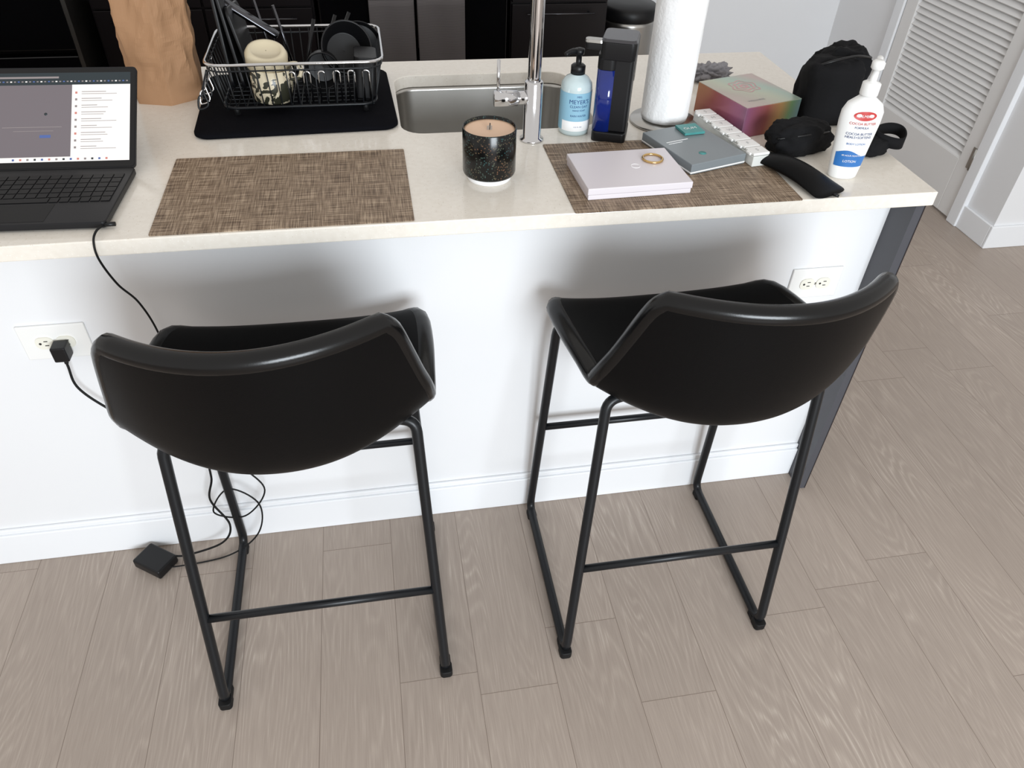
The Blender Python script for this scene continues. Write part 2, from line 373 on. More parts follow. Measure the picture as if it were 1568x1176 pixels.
b.loft([rr(cx,cy,w+.03,d+.03,.06,T-.031),rr(cx,cy,w+.004,d+.004,.052,T-.031),rr(cx,cy,w,d,.05,T-.04),rr(cx,cy,w-.01,d-.01,.05,T-.2),rr(cx,cy,w-.03,d-.03,.045,T-.222),rr(cx,cy,w-.08,d-.08,.04,T-.23),rr(cx,cy,.10,.10,.05,T-.234)],'steel',cap0=False,cap1=True)
b.lathe([(.056,0),(.05,.003),(.04,-.001)],(cx,cy,T-.234),'chrome')
b.done('sink_basin',g,fixn=False)
b=MB(); b.b2(-2.6,1.078,1.308,1.43,0,T-.03,'wall'); b.done('knee_wall',g)
b=MB(); b.b2(-2.6,SX0-.03,1.43,2.05,.1,T-.03,'cab'); b.b2(SX1+.03,1.078,1.43,2.05,.1,T-.03,'cab'); b.b2(SX0-.03,SX1+.03,1.43,2.05,.1,T-.26,'cab')
b.b2(SX0-.03,SX1+.03,2.03,2.05,T-.26,T-.03,'cab'); b.b2(-2.6,1.078,1.43,1.98,0,.1,'cab'); b.done('base_cabinets',g)
b=MB(); b.b2(1.078,1.098,1.237,2.06,0,T-.03,'panel'); b.b2(1.0975,1.0995,1.236,2.06,0,T-.03,'panel_edge'); b.done('end_panel',g)
b=MB(); b.b2(-2.6,1.078,1.294,1.308,0,.10,'trim'); b.b2(-2.6,1.078,1.299,1.308,.10,.115,'trim'); b.done('baseboard_island',g,bevel=.003)
# outlets
def outlet(x0,x1,z0,z1):
    g=group('wall_outlet',((x0+x1)/2,1.308,(z0+z1)/2)); w=x1-x0;h=z1-z0
    b=MB(); b.box((0,-.003,0),(w,.006,h),'whiteplastic'); b.done('cover_plate',g,bevel=.002)
    b=MB()
    X=Matrix.Rotation(pi/2,4,'X')
    for s in (-1,1):
        b.loft([rr(s*.0195,0,.034,.028,.012,z_) for z_ in (.005,.0085)],'ivory',X=X,smooth=False)
        cx=s*.0195
        for dz in (-.005,.005): b.box((cx+.003,-.0088,dz),(.007,.001,.0016),'slot')
        b.tube([(cx-.008,-.0084,0),(cx-.008,-.0093,0)],.0025,'slot')
    b.tube([(0,-.005,0),(0,-.0072,0)],.003,'steel')
    b.done('receptacles',g)
    return g
outlet(-.722,-.597,.612,.692); outlet(.894,1.016,.616,.694)
# ---------------------------------------------------------------- stools
ROWS=[(.190,.658,.172,-.010,.010),(.184,.672,.210,-.014,.018),(.150,.676,.236,-.004,.030),(.07,.658,.247,0,.046),(-.01,.630,.250,.0,.066),
(-.070,.608,.251,.016,.082),(-.118,.612,.250,.052,.092),(-.154,.652,.246,.074,.080),(-.175,.725,.236,.082,.044),(-.189,.81,.222,.078,.018),(-.199,.878,.207,.071,.008),(-.204,.907,.193,.066,.0)]
def stool(cx,cy,rot=0,sx=0,shear=0,sxr=0,sxf=0,dzb=0):
    g=group('bar_stool',(cx,cy,0))
    rows=catmull([Vector(r[:3]) for r in ROWS],3); r2=catmull([Vector((r[3],r[4],0)) for r in ROWS],3)
    cr,sr=math.cos(rot),math.sin(rot)
    def fn(u,v):
        i=int(round(v*(len(rows)-1))); y,z,w=rows[i]; dy,dz=r2[i][0],r2[i][1]
        t=u*2-1; a=abs(t)
        x=w*t; yy=y+dy*a**2.0
        X_=cr*x-sr*yy+sx+shear*yy; Y_=sr*x+cr*yy
        return Vector((X_,Y_,z+dz*a**2.3+(dzb*max(0,(z-.62)/.28) if y<-.1 else 0)))
    b=MB(); b.grid(fn,29,len(rows),'leather'); b.done('seat_shell',g,solid=.034,subd=1,bevel=.012,bseg=3)
    n=len(rows); rim=[fn(0,i/(n-1)) for i in range(n)]+[fn(k/28,1) for k in range(1,28)]+[fn(1,1-i/(n-1)) for i in range(n)]+[fn(1-k/28,0) for k in range(1,28)]
    b=MB(); b.tube(rim,.0182,'roll',seg=14,closed=True); b.done('rim_roll',g)
    b=MB(); b.loft([rr(sx,.06,.26,.16,.05,.598),rr(sx,.06,.30,.20,.06,.606),rr(sx,.06,.30,.20,.06,.635)],'bplastic'); b.done('seat_pan',g)
    b=MB(); r=.0105
    rt=Vector((.219,-.075,.640)); ft=Vector((.214,.165,.650)); rf=Vector((.235,-.226,.0125)); ff=Vector((.235,.205,.0125))
    for s in (-1,1):
        A=[Vector((s*.15+sxf,.160,.648)),Vector((s*ft.x+sxf,ft.y,.648)),Vector((s*ff.x,ff.y,ff.z)),Vector((s*rf.x,rf.y,rf.z)),Vector((s*rt.x+sxr,rt.y,.640)),Vector((s*.17+sxr,rt.y+.01,.642))]
        b.tube(fillet(A,.035,6),r,'bmetal',seg=12)
    def onleg(s,a,bb,z,sh):
        t=(z-bb.z)/(a.z-bb.z); return Vector((s*(bb.x+(a.x-bb.x)*t)+sh*t,bb.y+(a.y-bb.y)*t,z))
    b.tube([onleg(-1,rt,rf,.245,sxr),onleg(1,rt,rf,.245,sxr)],.0085,'bmetal')
    b.tube([onleg(-1,ft,ff,.325,sxf),onleg(1,ft,ff,.325,sxf)],.0085,'bmetal')
    b.done('sled_frame',g)
    b=MB()
    for s in (-1,1):
        for yy in (-.2,.18):
            b.loft([rr(s*.235,yy,.024,.03,.006,z_) for z_ in (0.0,.014)],'rubber')
        b.loft([rr(s*.235,-.222,.027,.03,.008,z_) for z_ in (0.0,.02)],'rubber')
    b.done('foot_caps',g,bevel=.002)
stool(-.190,1.069,0,-.010,.095,-.006,-.004)
stool(.552,1.072,math.radians(1),.044,-.22,.050,.002)
# ---------------------------------------------------------------- placemats
for x in (-.174,.578):
    b=MB(); b.loft([rr(0,0,.455,.305,.003,z_) for z_ in (0,.002)],'weave',smooth=False); b.done('placemat',loc=(x,1.378 if x<0 else 1.370,T+.0002))
# ---------------------------------------------------------------- laptop
g=group('laptop',(-.474,1.258,T),math.radians(-2.5))
LW,LD=.305,.214
b=MB(); b.loft([rr(-LW/2,LD/2,LW,LD,.008,z_) for z_ in (.003,.015)],'lapbody',smooth=False)
b.done('base',g,bevel=.002)
b=MB()
for r_ in range(6):
    nk=15 if r_ else 16; kw=.282/nk
    for k in range(nk):
        if r_==0 and 4<=k<=9:
            if k==4: b.box((-LW/2-.141+kw*7,.085,.0158),(kw*6-.002,.0155,.0012),'key')
            continue
        b.box((-LW/2-.141+kw*(k+.5),.085+r_*.0185,.0158),(kw-.0022,.0160,.0012),'key')
b.b2(-LW/2-.05,-LW/2+.05,.008,.070,.0150,.0154,'key')
b.done('keyboard',g,bevel=.0004)
LS=group('lid',(0,LD,.013)); LS.parent=g; LS.rotation_euler=(math.radians(90-52),0,0)
b=MB()
b.loft([rr(-LW/2,.1085,LW,.215,.008,z_) for z_ in (-.003,.002)],'lapbody',smooth=False)
b.loft([rr(-LW/2,.1085,LW-.004,.210,.006,z_) for z_ in (.002,.0026)],'glass',smooth=False); b.done('lid_shell',LS)
b=MB(); sx0,sx1,sy0,sy1=-LW+.011,-.011,.016,.204; z0,z1=.0026,.0029
b.b2(sx0,sx1,sy0,sy1,z0,z1,'scr_grey')
b.b2(sx0,sx1,sy1-.026,sy1,z1,z1+.0001,'scr_dark')
b.b2(sx0,sx1,sy0,sy0+.010,z1,z1+.0001,'scr_white')
b.b2(sx1-.108,sx1,sy0+.010,sy1-.026,z1,z1+.0001,'scr_white')
for k in range(14): b.b2(sx0+.07+k*.013,sx0+.074+k*.013,sy0+.003,sy0+.007,z1+.0001,z1+.0002,['scr_blue','scr_red','scr_txt','scr_dark'][k%4])
for k in range(40): b.b2(sx0+.006+k*.0069,sx0+.0095+k*.0069,sy1-.020,sy1-.0175,z1+.0001,z1+.0002,['scr_white','scr_txt','scr_blue','scr_txt'][(k*7)%4])
b.b2(sx0+.02,sx0+.15,sy1-.012,sy1-.008,z1+.0001,z1+.0002,'scr_txt')
for k in range(9):
    yy=sy1-.044-k*.0145
    b.b2(sx1-.102,sx1-.098,yy-.0015,yy+.0030,z1+.0001,z1+.0002,'scr_txt' if k%3 else 'scr_red')
    b.b2(sx1-.090,sx1-.045-(k%3)*.008,yy+.002,yy+.0032,z1+.0001,z1+.0002,'scr_txt')
    b.b2(sx1-.090,sx1-.025-(k*5%4)*.008,yy-.0025,yy-.0016,z1+.0001,z1+.0002,'scr_txt')
b.b2(sx1-.165,sx1-.145,sy0+.050,sy0+.056,z1,z1+.0002,'scr_blue')
b.b2(sx0+.05,sx1-.125,sy0+.072,sy0+.0732,z1,z1+.0002,'scr_txt')
b.b2(sx0+.07,sx1-.14,sy0+.064,sy0+.065,z1,z1+.0002,'scr_txt')
b.tube([(sx1-.155,sy0+.10,z1-.001),(sx1-.155,sy0+.10,z1+.0002)],.003,'scr_dark')
b.done('display',LS)
# ---------------------------------------------------------------- paper bag
g=group('paper_bag',(0,0,T))
b=MB(); loops=[]
base=[Vector((-.542,1.875,0)),Vector((-.530,1.842,0)),Vector((-.456,1.822,0)),Vector((-.392,1.868,0)),Vector((-.400,1.935,0)),Vector((-.53,1.95,0))]
cc=Vector((-.47,1.885,0))
P=base+[base[0]]; cum=[0]
for a_,c_ in zip(P,P[1:]): cum.append(cum[-1]+(c_-a_).length)
for i in range(40):
    z=i*.0105; t=i/39; out=[]
    for j in range(96):
        s_=cum[-1]*j/96; k=0
        while cum[k+1]<s_: k+=1
        p=P[k].lerp(P[k+1],(s_-cum[k])/max(1e-9,cum[k+1]-cum[k]))
        sc=1.0+.05*t
        p=cc+(p-cc)*sc; p.z=z
        q=Vector((p.x*20+z*5,p.y*20-z*4,z*6.5))
        r1=1-2*abs(noise.noise(q)); r2_=1-2*abs(noise.noise(Vector((p.x*34-z*10,p.y*34,z*20+3))))
        dr=(p-cc); dr.z=0; dr.normalize()
        k_=min(1,t*5)
        p+=dr*(k_*(.008*(r1-.5)+.004*(r2_-.5))); p.x+=.008*t
        out.append(p)
    loops.append(out)
b.loft(loops,'kraft',cap0=True,cap1=False,smooth=False)
b.done('bag_body',g,solid=.0006)
# ---------------------------------------------------------------- drying mat + rack
b=MB(); b.loft([rr(0,0,.425,.365,.03,0),rr(0,0,.433,.373,.033,.003),rr(0,0,.433,.373,.033,.008),rr(0,0,.425,.365,.03,.011)],'micro',smooth=True); b.done('dish_drying_mat',loc=(-.172,1.813,T),rotz=math.radians(2))
g=group('dish_rack',(-.158,1.822,T+.011))
def rect(x,y,z,r=.03): return rr(0,0,2*x,2*y,r,z,k=5)
b=MB()
b.tube(rect(.185,.133,.118,.035),.0034,'chrome',closed=True,seg=8)
b.tube(rect(.183,.131,.105,.035),.0018,'bmetal',closed=True,seg=6)
b.tube(rect(.165,.115,.022,.03),.0030,'bmetal',closed=True,seg=8)
for i in range(-8,9):
    x=i*.0195
    b.tube([(x*1.05,-.131,.117),(x,-.115,.03),(x,-.112,.018),(x,.112,.018),(x,.115,.03),(x*1.05,.131,.117)],.0014,'bmetal',seg=6)
for i in range(-4,5):
    y=i*.025
    b.tube([(-.183,y*1.05,.117),(-.165,y,.03),(-.16,y,.017),(.16,y,.017),(.165,y,.03),(.183,y*1.05,.117)],.0014,'bmetal',seg=6)
for i in range(6):
    x=-.02+i*.032
    b.tube(fillet([(x,-.09,.02),(x,-.085,.085),(x+.014,-.085,.085),(x+.014,-.09,.02)],.008),.0022,'chrome',seg=6)
for sx_ in (-.14,.14):
    for sy_ in (-.1,.1): b.tube([(sx_,sy_,.02),(sx_,sy_,0.003)],.006,'rubber')
for k in range(4):
    yy=-.10+k*.03
    b.tube(catmull([(-.185,yy,.10),(-.20,yy-.004,.06),(-.195,yy-.01,.03),(-.215,yy-.012,.022),(-.212,yy-.006,.045),(-.198,yy,.05)],5),.0022,'chrome' if k%2 else 'bmetal',seg=6)
b.done('wire_basket',g)
b=MB()
for k,(x,rt,h) in enumerate(((-.150,-.06,.30),(-.125,-.14,.27),(-.10,-.22,.17))):
    R=Matrix.Translation((x,.05,.02))@Matrix.Rotation(rt,4,'Y')@Matrix.Rotation(math.radians(-8),4,'X')
    b.loft([[R@Vector((xx,p.x,p.y+h/2)) for p in rr(0,0,.15,h,.02,0)] for xx in (-.004,.004)],'bplastic',smooth=False)
b.done('cutting_boards',g,bevel=.002)
b=MB()
R=Matrix.Translation((-.088,.06,.150))@Matrix.Rotation(math.radians(35),4,'Y')@Matrix.Rotation(math.radians(15),4,'X')
b.loft([rr(-.01,0,.13,.022,.009,z_) for z_ in (-.004,.004)],'dsteel',X=R)
for yy in (.0,.03,.05):
    b.tube([(.0+yy,.03+yy,.02),(.04+yy*1.6,.07+yy,.15)],.004,'bplastic',seg=8)
b.tube([(-.06,.09,.02),(-.09,.10,.19)],.0035,'dsteel',seg=8); b.tube([(-.02,.10,.02),(-.05,.11,.17)],.0035,'dsteel',seg=8)
b.done('utensils',g)
b=MB()
R=Matrix.Translation((.105,.03,.095))@Matrix.Rotation(math.radians(62),4,'X')@Matrix.Rotation(math.radians(10),4,'Y')
b.lathe([(.030,-.03),(.046,-.028),(.056,.0),(.058,.024),(.054,.024),(.050,0),(.04,-.022),(.001,-.024)],(0,0,0),'bplastic',X=R,cap1=False)
R=Matrix.Translation((.135,.06,.09))@Matrix.Rotation(math.radians(75),4,'X')
b.lathe([(.02,-.02),(.052,-.014),(.056,.0),(.053,.0),(.048,-.01),(.001,-.015)],(0,0,0),'bplastic',X=R,cap1=False)
R=Matrix.Translation((.05,-.01,.065))@Matrix.Rotation(math.radians(84),4,'X')
b.lathe([(.025,-.03),(.036,-.028),(.040,.02),(.037,.02),(.033,-.024),(.001,-.026)],(0,0,0),'bplastic',X=R,cap1=False)
R=Matrix.Translation((.145,-.04,.065))@Matrix.Rotation(math.radians(5),4,'Y')
b.loft([rr(0,0,.05,.08,.012,z_) for z_ in (-.045,.045)],'bplastic',X=R)
b.done('containers',g,bevel=.0015)
g2=group('floral_cup',(-.220,1.757,T+.0315))
R=Matrix.Rotation(math.radians(4),4,'Y')
b=MB(); b.lathe([(.034,.0),(.041,.003),(.0445,.03),(.046,.072),(.0435,.073),(.041,.03),(.032,.006),(.001,.005)],(0,0,0),'floral',X=R,cap1=False); b.done('cup_body',g2)
M['cream']=mat('cream_ceramic',rgb(206,194,166),.3,var=.03)
b=MB(); R=Matrix.Translation((-.002,.004,.074))@Matrix.Rotation(math.radians(16),4,'X')@Matrix.Rotation(math.radians(6),4,'Y')
b.lathe([(.041,0),(.0445,.004),(.045,.026),(.040,.035),(.032,.037),(.030,.034),(.001,.034)],(0,0,0),'cream',X=R,cap1=False)
b.tube(catmull([(.038,-.01,.078),(.062,-.012,.080),(.070,-.014,.066),(.062,-.015,.05),(.042,-.012,.048)],6),.0045,'floral',seg=8)
b.done('inverted_cup',g2)
# ---------------------------------------------------------------- candle
g=group('candle_jar',(.213,1.384,T))
b=MB(); b.lathe([(.040,0),(.0435,.002),(.044,.010),(.041,.013)],(0,0,0),'white',seg=56); b.done('white_base',g)
b=MB(); b.lathe([(.044,.012),(.0505,.014),(.052,.018),(.052,.103),(.051,.1045),(.0495,.103),(.0487,.090),(.048,.090)],(0,0,0),'perf',cap1=False,seg=64); b.done('jar',g)
b=MB(); b.lathe([(.0487,.084),(.0487,.0985),(.045,.0975)],(0,0,0),'wax',seg=56); b.done('wax',g)
b=MB(); b.tube([(0,0,.097),(.001,0,.110)],.0012,'slot',seg=6); b.box((0,.0,.1),(.010,.0015,.010),'steel'); b.done('wick',g)
# ---------------------------------------------------------------- faucet
g=group('kitchen_faucet',(.332,1.555,T))
b=MB()
b.lathe([(.026,0),(.026,.004),(.0195,.007),(.0195,.122),(.0185,.125),(.0150,.127)],(0,0,0),'chrome')
path=catmull([(0,0,.12),(0,0,.25),(0,0,.36),(0,.03,.44),(0,.095,.475),(0,.16,.44),(0,.185,.37)],8)
b.tube(path,.0142,'chrome',seg=20)
b.tube([(0,.185,.37),(0,.188,.27)],.017,'chrome',seg=20)
b.tube([(0,0,.092),(-.034,0,.092)],.0135,'chrome',seg=20); b.tube([(-.035,0,.092),(-.084,0,.092)],.0165,'chrome',seg=20)
b.tube([(-.075,0,.092),(-.075,0,.170)],.0035,'chrome',seg=10)
b.done('faucet_body',g)
# ---------------------------------------------------------------- soap pump bottle
g=group('soap_pump_bottle',(.434,1.592,T))
b=MB(); b.lathe([(.030,0),(.0335,.003),(.034,.008),(.034,.098),(.0325,.108),(.025,.118),(.015,.124),(.0135,.128)],(0,0,0),'soap'); b.done('bottle',g)
b=MB(); b.grid(lambda u,v:Vector((.0345*math.sin((u-.5)*4.4),-.0345*math.cos((u-.5)*4.4),.012+v*.082)),30,2,'lblue')
b.grid(lambda u,v:Vector((.0347*math.sin((u-.5)*2.2),-.0347*math.cos((u-.5)*2.2),.012+v*.022)),20,2,'white')
cyl=lambda r,z0: (lambda x,y:Vector((r*math.sin(x/r),-r*math.cos(x/r),z0+y)))
b.text("MRS.",.006,'navy',cyl(.0349,.087)); b.text("MEYER'S",.0125,'navy',cyl(.0349,.076)); b.text("CLEAN DAY",.0075,'navy',cyl(.0349,.066)); b.text("HAND SOAP",.005,'navy',cyl(.0349,.058)); b.text("RAIN WATER",.006,'navy',cyl(.0349,.046)); b.text("12.5 FL OZ",.004,'navy',cyl(.0350,.022))
b.done('label',g,fixn=False)
b=MB(); b.lathe([(.0155,.126),(.0155,.142),(.012,.145),(.006,.146),(.006,.164),(.010,.165),(.011,.175),(.004,.178)],(0,0,0),'bplastic')
b.tube(catmull([(0,0,.171),(-.02,-.008,.173),(-.033,-.013,.168)],4),[.006]*4+[.005]*5,'bplastic'); b.done('pump',g)
# ---------------------------------------------------------------- automatic dispenser
g=group('automatic_soap_dispenser',(.505,1.560,T),math.radians(-22))
b=MB(); b.loft([rr(.004,0,.074,.082,.01,0),rr(.004,0,.074,.082,.01,.022)],'bplastic',smooth=False); b.loft([rr(.014,.004,.052,.074,.008,.022),rr(.014,.004,.052,.074,.008,.175)],'bplastic',smooth=False)
b.done('dispenser_body',g,bevel=.003)
b=MB(); b.loft([rr(-.014,-.004,.040,.068,.014,z_) for z_ in (.022,.150)],'blueliq'); b.done('liquid_tank',g)
b=MB(); b.loft([rr(-.014,-.004,.041,.069,.014,z_) for z_ in (.150,.180)],'bplastic')
b.loft([rr(.006,-.002,.072,.080,.012,.172),rr(.006,-.004,.074,.084,.012,.190),rr(.006,-.004,.074,.084,.012,.208)],'bplastic')
b.loft([rr(-.040,-.030,.045,.024,.008,.203),rr(-.040,-.030,.045,.024,.008,.190)],'bplastic')
b.done('head',g,bevel=.002)
b=MB(); b.loft([rr(.006,-.004,.074,.084,.012,.208),rr(.006,-.002,.068,.078,.012,.213)],'dsteel'); b.loft([rr(-.044,-.032,.040,.022,.008,.203),rr(-.044,-.032,.038,.020,.008,.209)],'steel'); b.box((.0425,-.0,.15),(.0012,.012,.05),'steel'); b.done('steel_top',g,bevel=.002)
# ---------------------------------------------------------------- paper towel holder
g=group('paper_towel_holder',(.655,1.622,T))
b=MB(); b.lathe([(.076,0),(.078,.003),(.076,.007),(.02,.010)],(0,0,0),'steel',seg=56); b.tube([(0,0,.005),(0,0,.33)],.006,'steel'); b.lathe([(.004,.325),(.012,.33),(.012,.34),(.003,.345)],(0,0,0),'steel'); b.done('stand',g)
b=MB(); lp=[]
for i in range(30):
    z=.012+.28*i/29; l=[]
    for j in range(64):
        a=2*pi*j/64; r=.0535+.0012*noise.noise(Vector((math.cos(a)*5,math.sin(a)*5,z*18)))-(.002 if i in(0,29) else 0)
        l.append(Vector((r*math.cos(a),r*math.sin(a),z)))
    lp.append(l)
lp=[[Vector((p.x*.38,p.y*.38,.014)) for p in lp[0]]]+lp+[[Vector((p.x*.38,p.y*.38,.291)) for p in lp[-1]]]+[[Vector((p.x*.36,p.y*.36,.27)) for p in lp[-1]]]
b.loft(lp,'paper'); b.done('paper_roll',g)
# ---------------------------------------------------------------- iridescent box
g=group('gift_box',(.798,1.510,T),math.radians(16))
b=MB(); b.b2(0,.155,0,.175,0,.068,'irid_side'); b.done('box_body',g,bevel=.0015)
b=MB(); b.b2(.0005,.1545,.0005,.1745,.068,.0692,'irid')
M['boxprint']=mat('box_print',rgb(190,150,150),.4,var=.25,vscale=50)
def ring(cx,cy,r0,r1,n=36):
    vs=[];fs=[]
    for i in range(n):
        t=2*pi*i/n; k=1+.12*math.sin(6*t)
        vs+=[(cx+r0*k*math.cos(t),cy+r0*k*math.sin(t),.0694),(cx+r1*k*math.cos(t),cy+r1*k*math.sin(t),.0694)]
    for i in range(n): j=(i+1)%n; fs.append([2*i,2*i+1,2*j+1,2*j])
    b.add(vs,fs,'boxprint',False)
ring(.08,.11,.03,.034); ring(.08,.11,.018,.024); ring(.08,.11,.004,.012)
b.text("WELLNESS",.010,'cloth',lambda x,y:Vector((.05+x,.03+y,.0694)))
b.done('box_lid_print',g,fixn=False)
# white box + ring
g=group('white_gift_box',(.486,1.343,T+.0024),math.radians(2))
b=MB(); b.b2(-.104,.104,-.078,.078,0,.010,'pinkbox'); b.b2(-.1055,.1055,-.0795,.0795,.0105,.024,'pinkbox'); b.done('box',g,bevel=.0015)
b=MB(); b.tube([(.016+.009*math.cos(t*pi/12),.004+.009*math.sin(t*pi/12),.0241) for t in range(24)],.0006,'white',closed=True,seg=6); b.done('emblem',g)
b=MB(); b.tube([(.020*math.cos(t*pi/18),.020*math.sin(t*pi/18),.0) for t in range(36)],.0024,'gold',closed=True,seg=8); b.done('bangle_ring',loc=(.545,1.372,T+.0290))
# grey tech box
g=group('tablet_box',(.661,1.448,T+.0024),math.radians(17))
b=MB(); b.b2(-.070,.070,-.088,.088,0,.022,'greybox'); b.b2(-.0705,.0705,-.0885,.0885,.002,.006,'whiteplastic'); b.done('box',g,bevel=.0015)
b=MB(); b.tube([(-.015,-.05,.0220),(-.015,-.05,.0224)],.008,'teal',seg=20); b.b2(-.055,.0,.02,.022,.0220,.0224,'white'); b.b2(-.055,-.02,.012,.0135,.022,.0224,'white'); b.done('print',g)
g=group('gum_pack',(.674,1.508,T+.0250),math.radians(8))
b=MB(); b.box((0,0,.003),(.048,.046,.005),'teal'); b.text("GUM",.014,'white',lambda x,y:Vector((x,y,.0058))); b.done('pack',g)
# pill organizer
p0=Vector((.741,1.612)); p1=Vector((.781,1.368)); dv=p1-p0
g=group('pill_organizer',((p0.x+p1.x)/2,(p0.y+p1.y)/2,T+.0024),math.atan2(dv.y,dv.x))
b=MB(); Lh=dv.length/2
b.b2(-Lh,Lh,-.020,.020,0,.022,'pill')
for k in range(7):
    x0=-Lh+k*2*Lh/7
    b.b2(x0+.0015,x0+2*Lh/7-.0015,-.020,.019,.0225,.0285,'whiteplastic'); b.b2(x0+.010,x0+2*Lh/7-.010,-.024,-.019,.021,.027,'whiteplastic')
b.done('compartments',g,bevel=.0018)
b=MB()
for k,ch in enumerate("SMTWTFS"):
    xx=-Lh+(k+.5)*2*Lh/7; b.text(ch,.014,'pillink',lambda x,y,xx=xx:Vector((xx-y,-.002+x,.0288)))
b.done('letters',g,fixn=False)
# ---------------------------------------------------------------- blobs
def blob(b,c,sz,m,p=2.6,nz=.08,fr=2.2,seed=0,rot=None,flat=True):
    nu,nv=56,30; vs=[];fs=[]
    for i in range(nv+1):
        ph=pi*i/nv-pi/2
        for j in range(nu):
            th=2*pi*j/nu
            def pw(x): return math.copysign(abs(x)**(2/p),x)
            v=Vector((pw(math.cos(ph))*pw(math.cos(th)),pw(math.cos(ph))*pw(math.sin(th)),pw(math.sin(ph))))
            q=v*fr+Vector((seed,seed*2,0)); k=1+nz*(noise.noise(q)+.5*noise.noise(q*2.3)+.3*noise.noise(q*5))
            v=Vector((v.x*k*sz[0],v.y*k*sz[1],v.z*k*sz[2]))
            if rot: v=rot@v
            v=v+Vector(c)
            if flat and v.z<.0005: v.z=.0005
            vs.append(v)
    for i in range(nv):
        for j in range(nu):
            j2=(j+1)%nu; fs.append([i*nu+j,i*nu+j2,(i+1)*nu+j2,(i+1)*nu+j])
    b.add(vs,fs,m,True)
g=group('toiletry_bag',(1.032,1.592,T),math.radians(-6))
b=MB(); blob(b,(-.008,0,.070),(.062,.046,.073),'bmatte',5,.10,1.6,3); blob(b,(.036,.050,.076),(.060,.045,.078),'bmatte',4,.14,1.8,9)
b.done('fabric_body',g)
b=MB(); b.tube(catmull([(-.065,-.02,.125),(-.03,-.035,.145),(.03,-.02,.152),(.08,.01,.14)],8),.003,'bplastic'); b.done('zipper',g)
g=group('zip_pouch',(.895,1.440,T),math.radians(8))
b=MB(); blob(b,(0,0,.030),(.070,.044,.036),'bmatte',2.8,.14,2.4,5); b.done('pouch_body',g)
b=MB(); b.tube(catmull([(-.068,-.02,.040),(-.02,-.038,.050),(.04,-.034,.050),(.070,-.01,.040)],8),.0022,'bplastic'); b.done('zipper',g)
b=MB()
def strap(u,v):
    t=u*2*pi; return Vector((.035*math.cos(t)+.006*math.sin(2*t),.028*math.sin(t),.006+.012+v*.024+.006*math.sin(t)))
b.grid(strap,40,3,'bmatte'); blob(b,(-.050,0,.015),(.035,.022,.018),'bmatte',2.5,.15,2,8)
b.done('coiled_strap',loc=(1.105,1.422,T),rotz=.3,solid=.003)
# flat leather glasses case
g=group('glasses_case',(.832,1.316,T+.0024),math.radians(-68))
b=MB(); lo=[]
for i in range(22):
    t=i/21; x=-.098+.200*t; w=.029+.015*t-.005*math.sin(pi*t)-(.008 if i in(0,21) else 0)
    h=.034*(.40+.60*math.sin(pi*min(1,max(0,t))))*(1-.5*t**4) if 0<i<21 else .008
    l=[]
    for j in range(24):
        a=2*pi*j/24; c_=math.cos(a); s_=math.sin(a)
        l.append(Vector((x,w*math.copysign(abs(c_)**.8,c_),max(.0003,h*.35+(h*.65 if s_>0 else h*.35)*s_*(1-.2*abs(c_))))))
    lo.append(l)
b.loft(lo,'leather'); b.done('case_body',g,subd=1)
b=MB(); b.tube([(.098,.0,.004),(.110,.006,.003)],.003,'bplastic'); b.done('seam',g)
b=MB(); blob(b,(0,0,.016),(.050,.030,.020),'cloth',2.2,.5,3.2,2); b.done('cleaning_cloth',loc=(.868,1.885,T),rotz=.2)
b=MB(); blob(b,(0,0,.03),(.026,.026,.032),'bmatte',2.8,.15,2,4); b.done('sunglasses_pouch',loc=(.775,1.945,T))
# ---------------------------------------------------------------- lotion
g=group('lotion_pump_bottle',(.936,1.312,T),math.radians(-12))
prof=[(.026,.017,0),(.029,.019,.003),(.031,.020,.02),(.036,.0215,.07),(.0405,.0225,.115),(.0405,.022,.135),(.034,.020,.150),(.020,.016,.160),(.0145,.0145,.164),(.0145,.0145,.170)]
b=MB(); b.loft([ell(0,0,a_,b_,z_,48) for a_,b_,z_ in prof],'whiteplastic'); b.done('bottle',g)
def surf(z):
    for (a0,b0,z0_),(a1,b1,z1_) in zip(prof,prof[1:]):
        if z<=z1_: t=(z-z0_)/(z1_-z0_); return a0+(a1-a0)*t,b0+(b1-b0)*t
    return prof[-1][:2]
def lab(x,z,off=.0006):
    a_,b_=surf(z); a_+=off; b_+=off; x=max(-a_*.995,min(a_*.995,x)); return Vector((x,-b_*math.sqrt(max(0,1-(x/a_)**2)),z))
b=MB()
b.grid(lambda u,v:lab((u-.5)*1.75*surf(.028+v*.030)[0],.028+v*(.028+.006*math.sin(u*5)),.0005),24,10,'blue')
b.add([lab(.022*math.cos(t*pi/16),.132+.009*math.sin(t*pi/16),.0006) for t in range(32)]+[lab(0,.132,.0007)],[[i,(i+1)%32,32] for i in range(32)],'red')
b.text("PALMER'S",.0072,'white',lambda x,y:lab(x,.132+y,.0014)); b.text("COCOA BUTTER",.0068,'red',lambda x,y:lab(x,.117+y,.001)); b.text("FORMULA",.006,'navy',lambda x,y:lab(x,.109+y,.001))
b.text("COCOA BUTTER\nHEALS+SOFTENS",.0068,'navy',lambda x,y:lab(x,.093+y,.001)); b.text("BODY LOTION",.0055,'blue',lambda x,y:lab(x,.076+y,.001)); b.text("48 HOUR MOISTURE",.0045,'white',lambda x,y:lab(x,.052+y,.0012)); b.text("LOTION",.007,'white',lambda x,y:lab(x-.002,.040+y,.0012))
b.done('label',g,fixn=False)
b=MB(); b.lathe([(.0165,.166),(.017,.168),(.017,.188),(.012,.191),(.0065,.192),(.0065,.212),(.009,.213),(.012,.216),(.012,.226),(.008,.230)],(0,0,0),'whiteplastic')
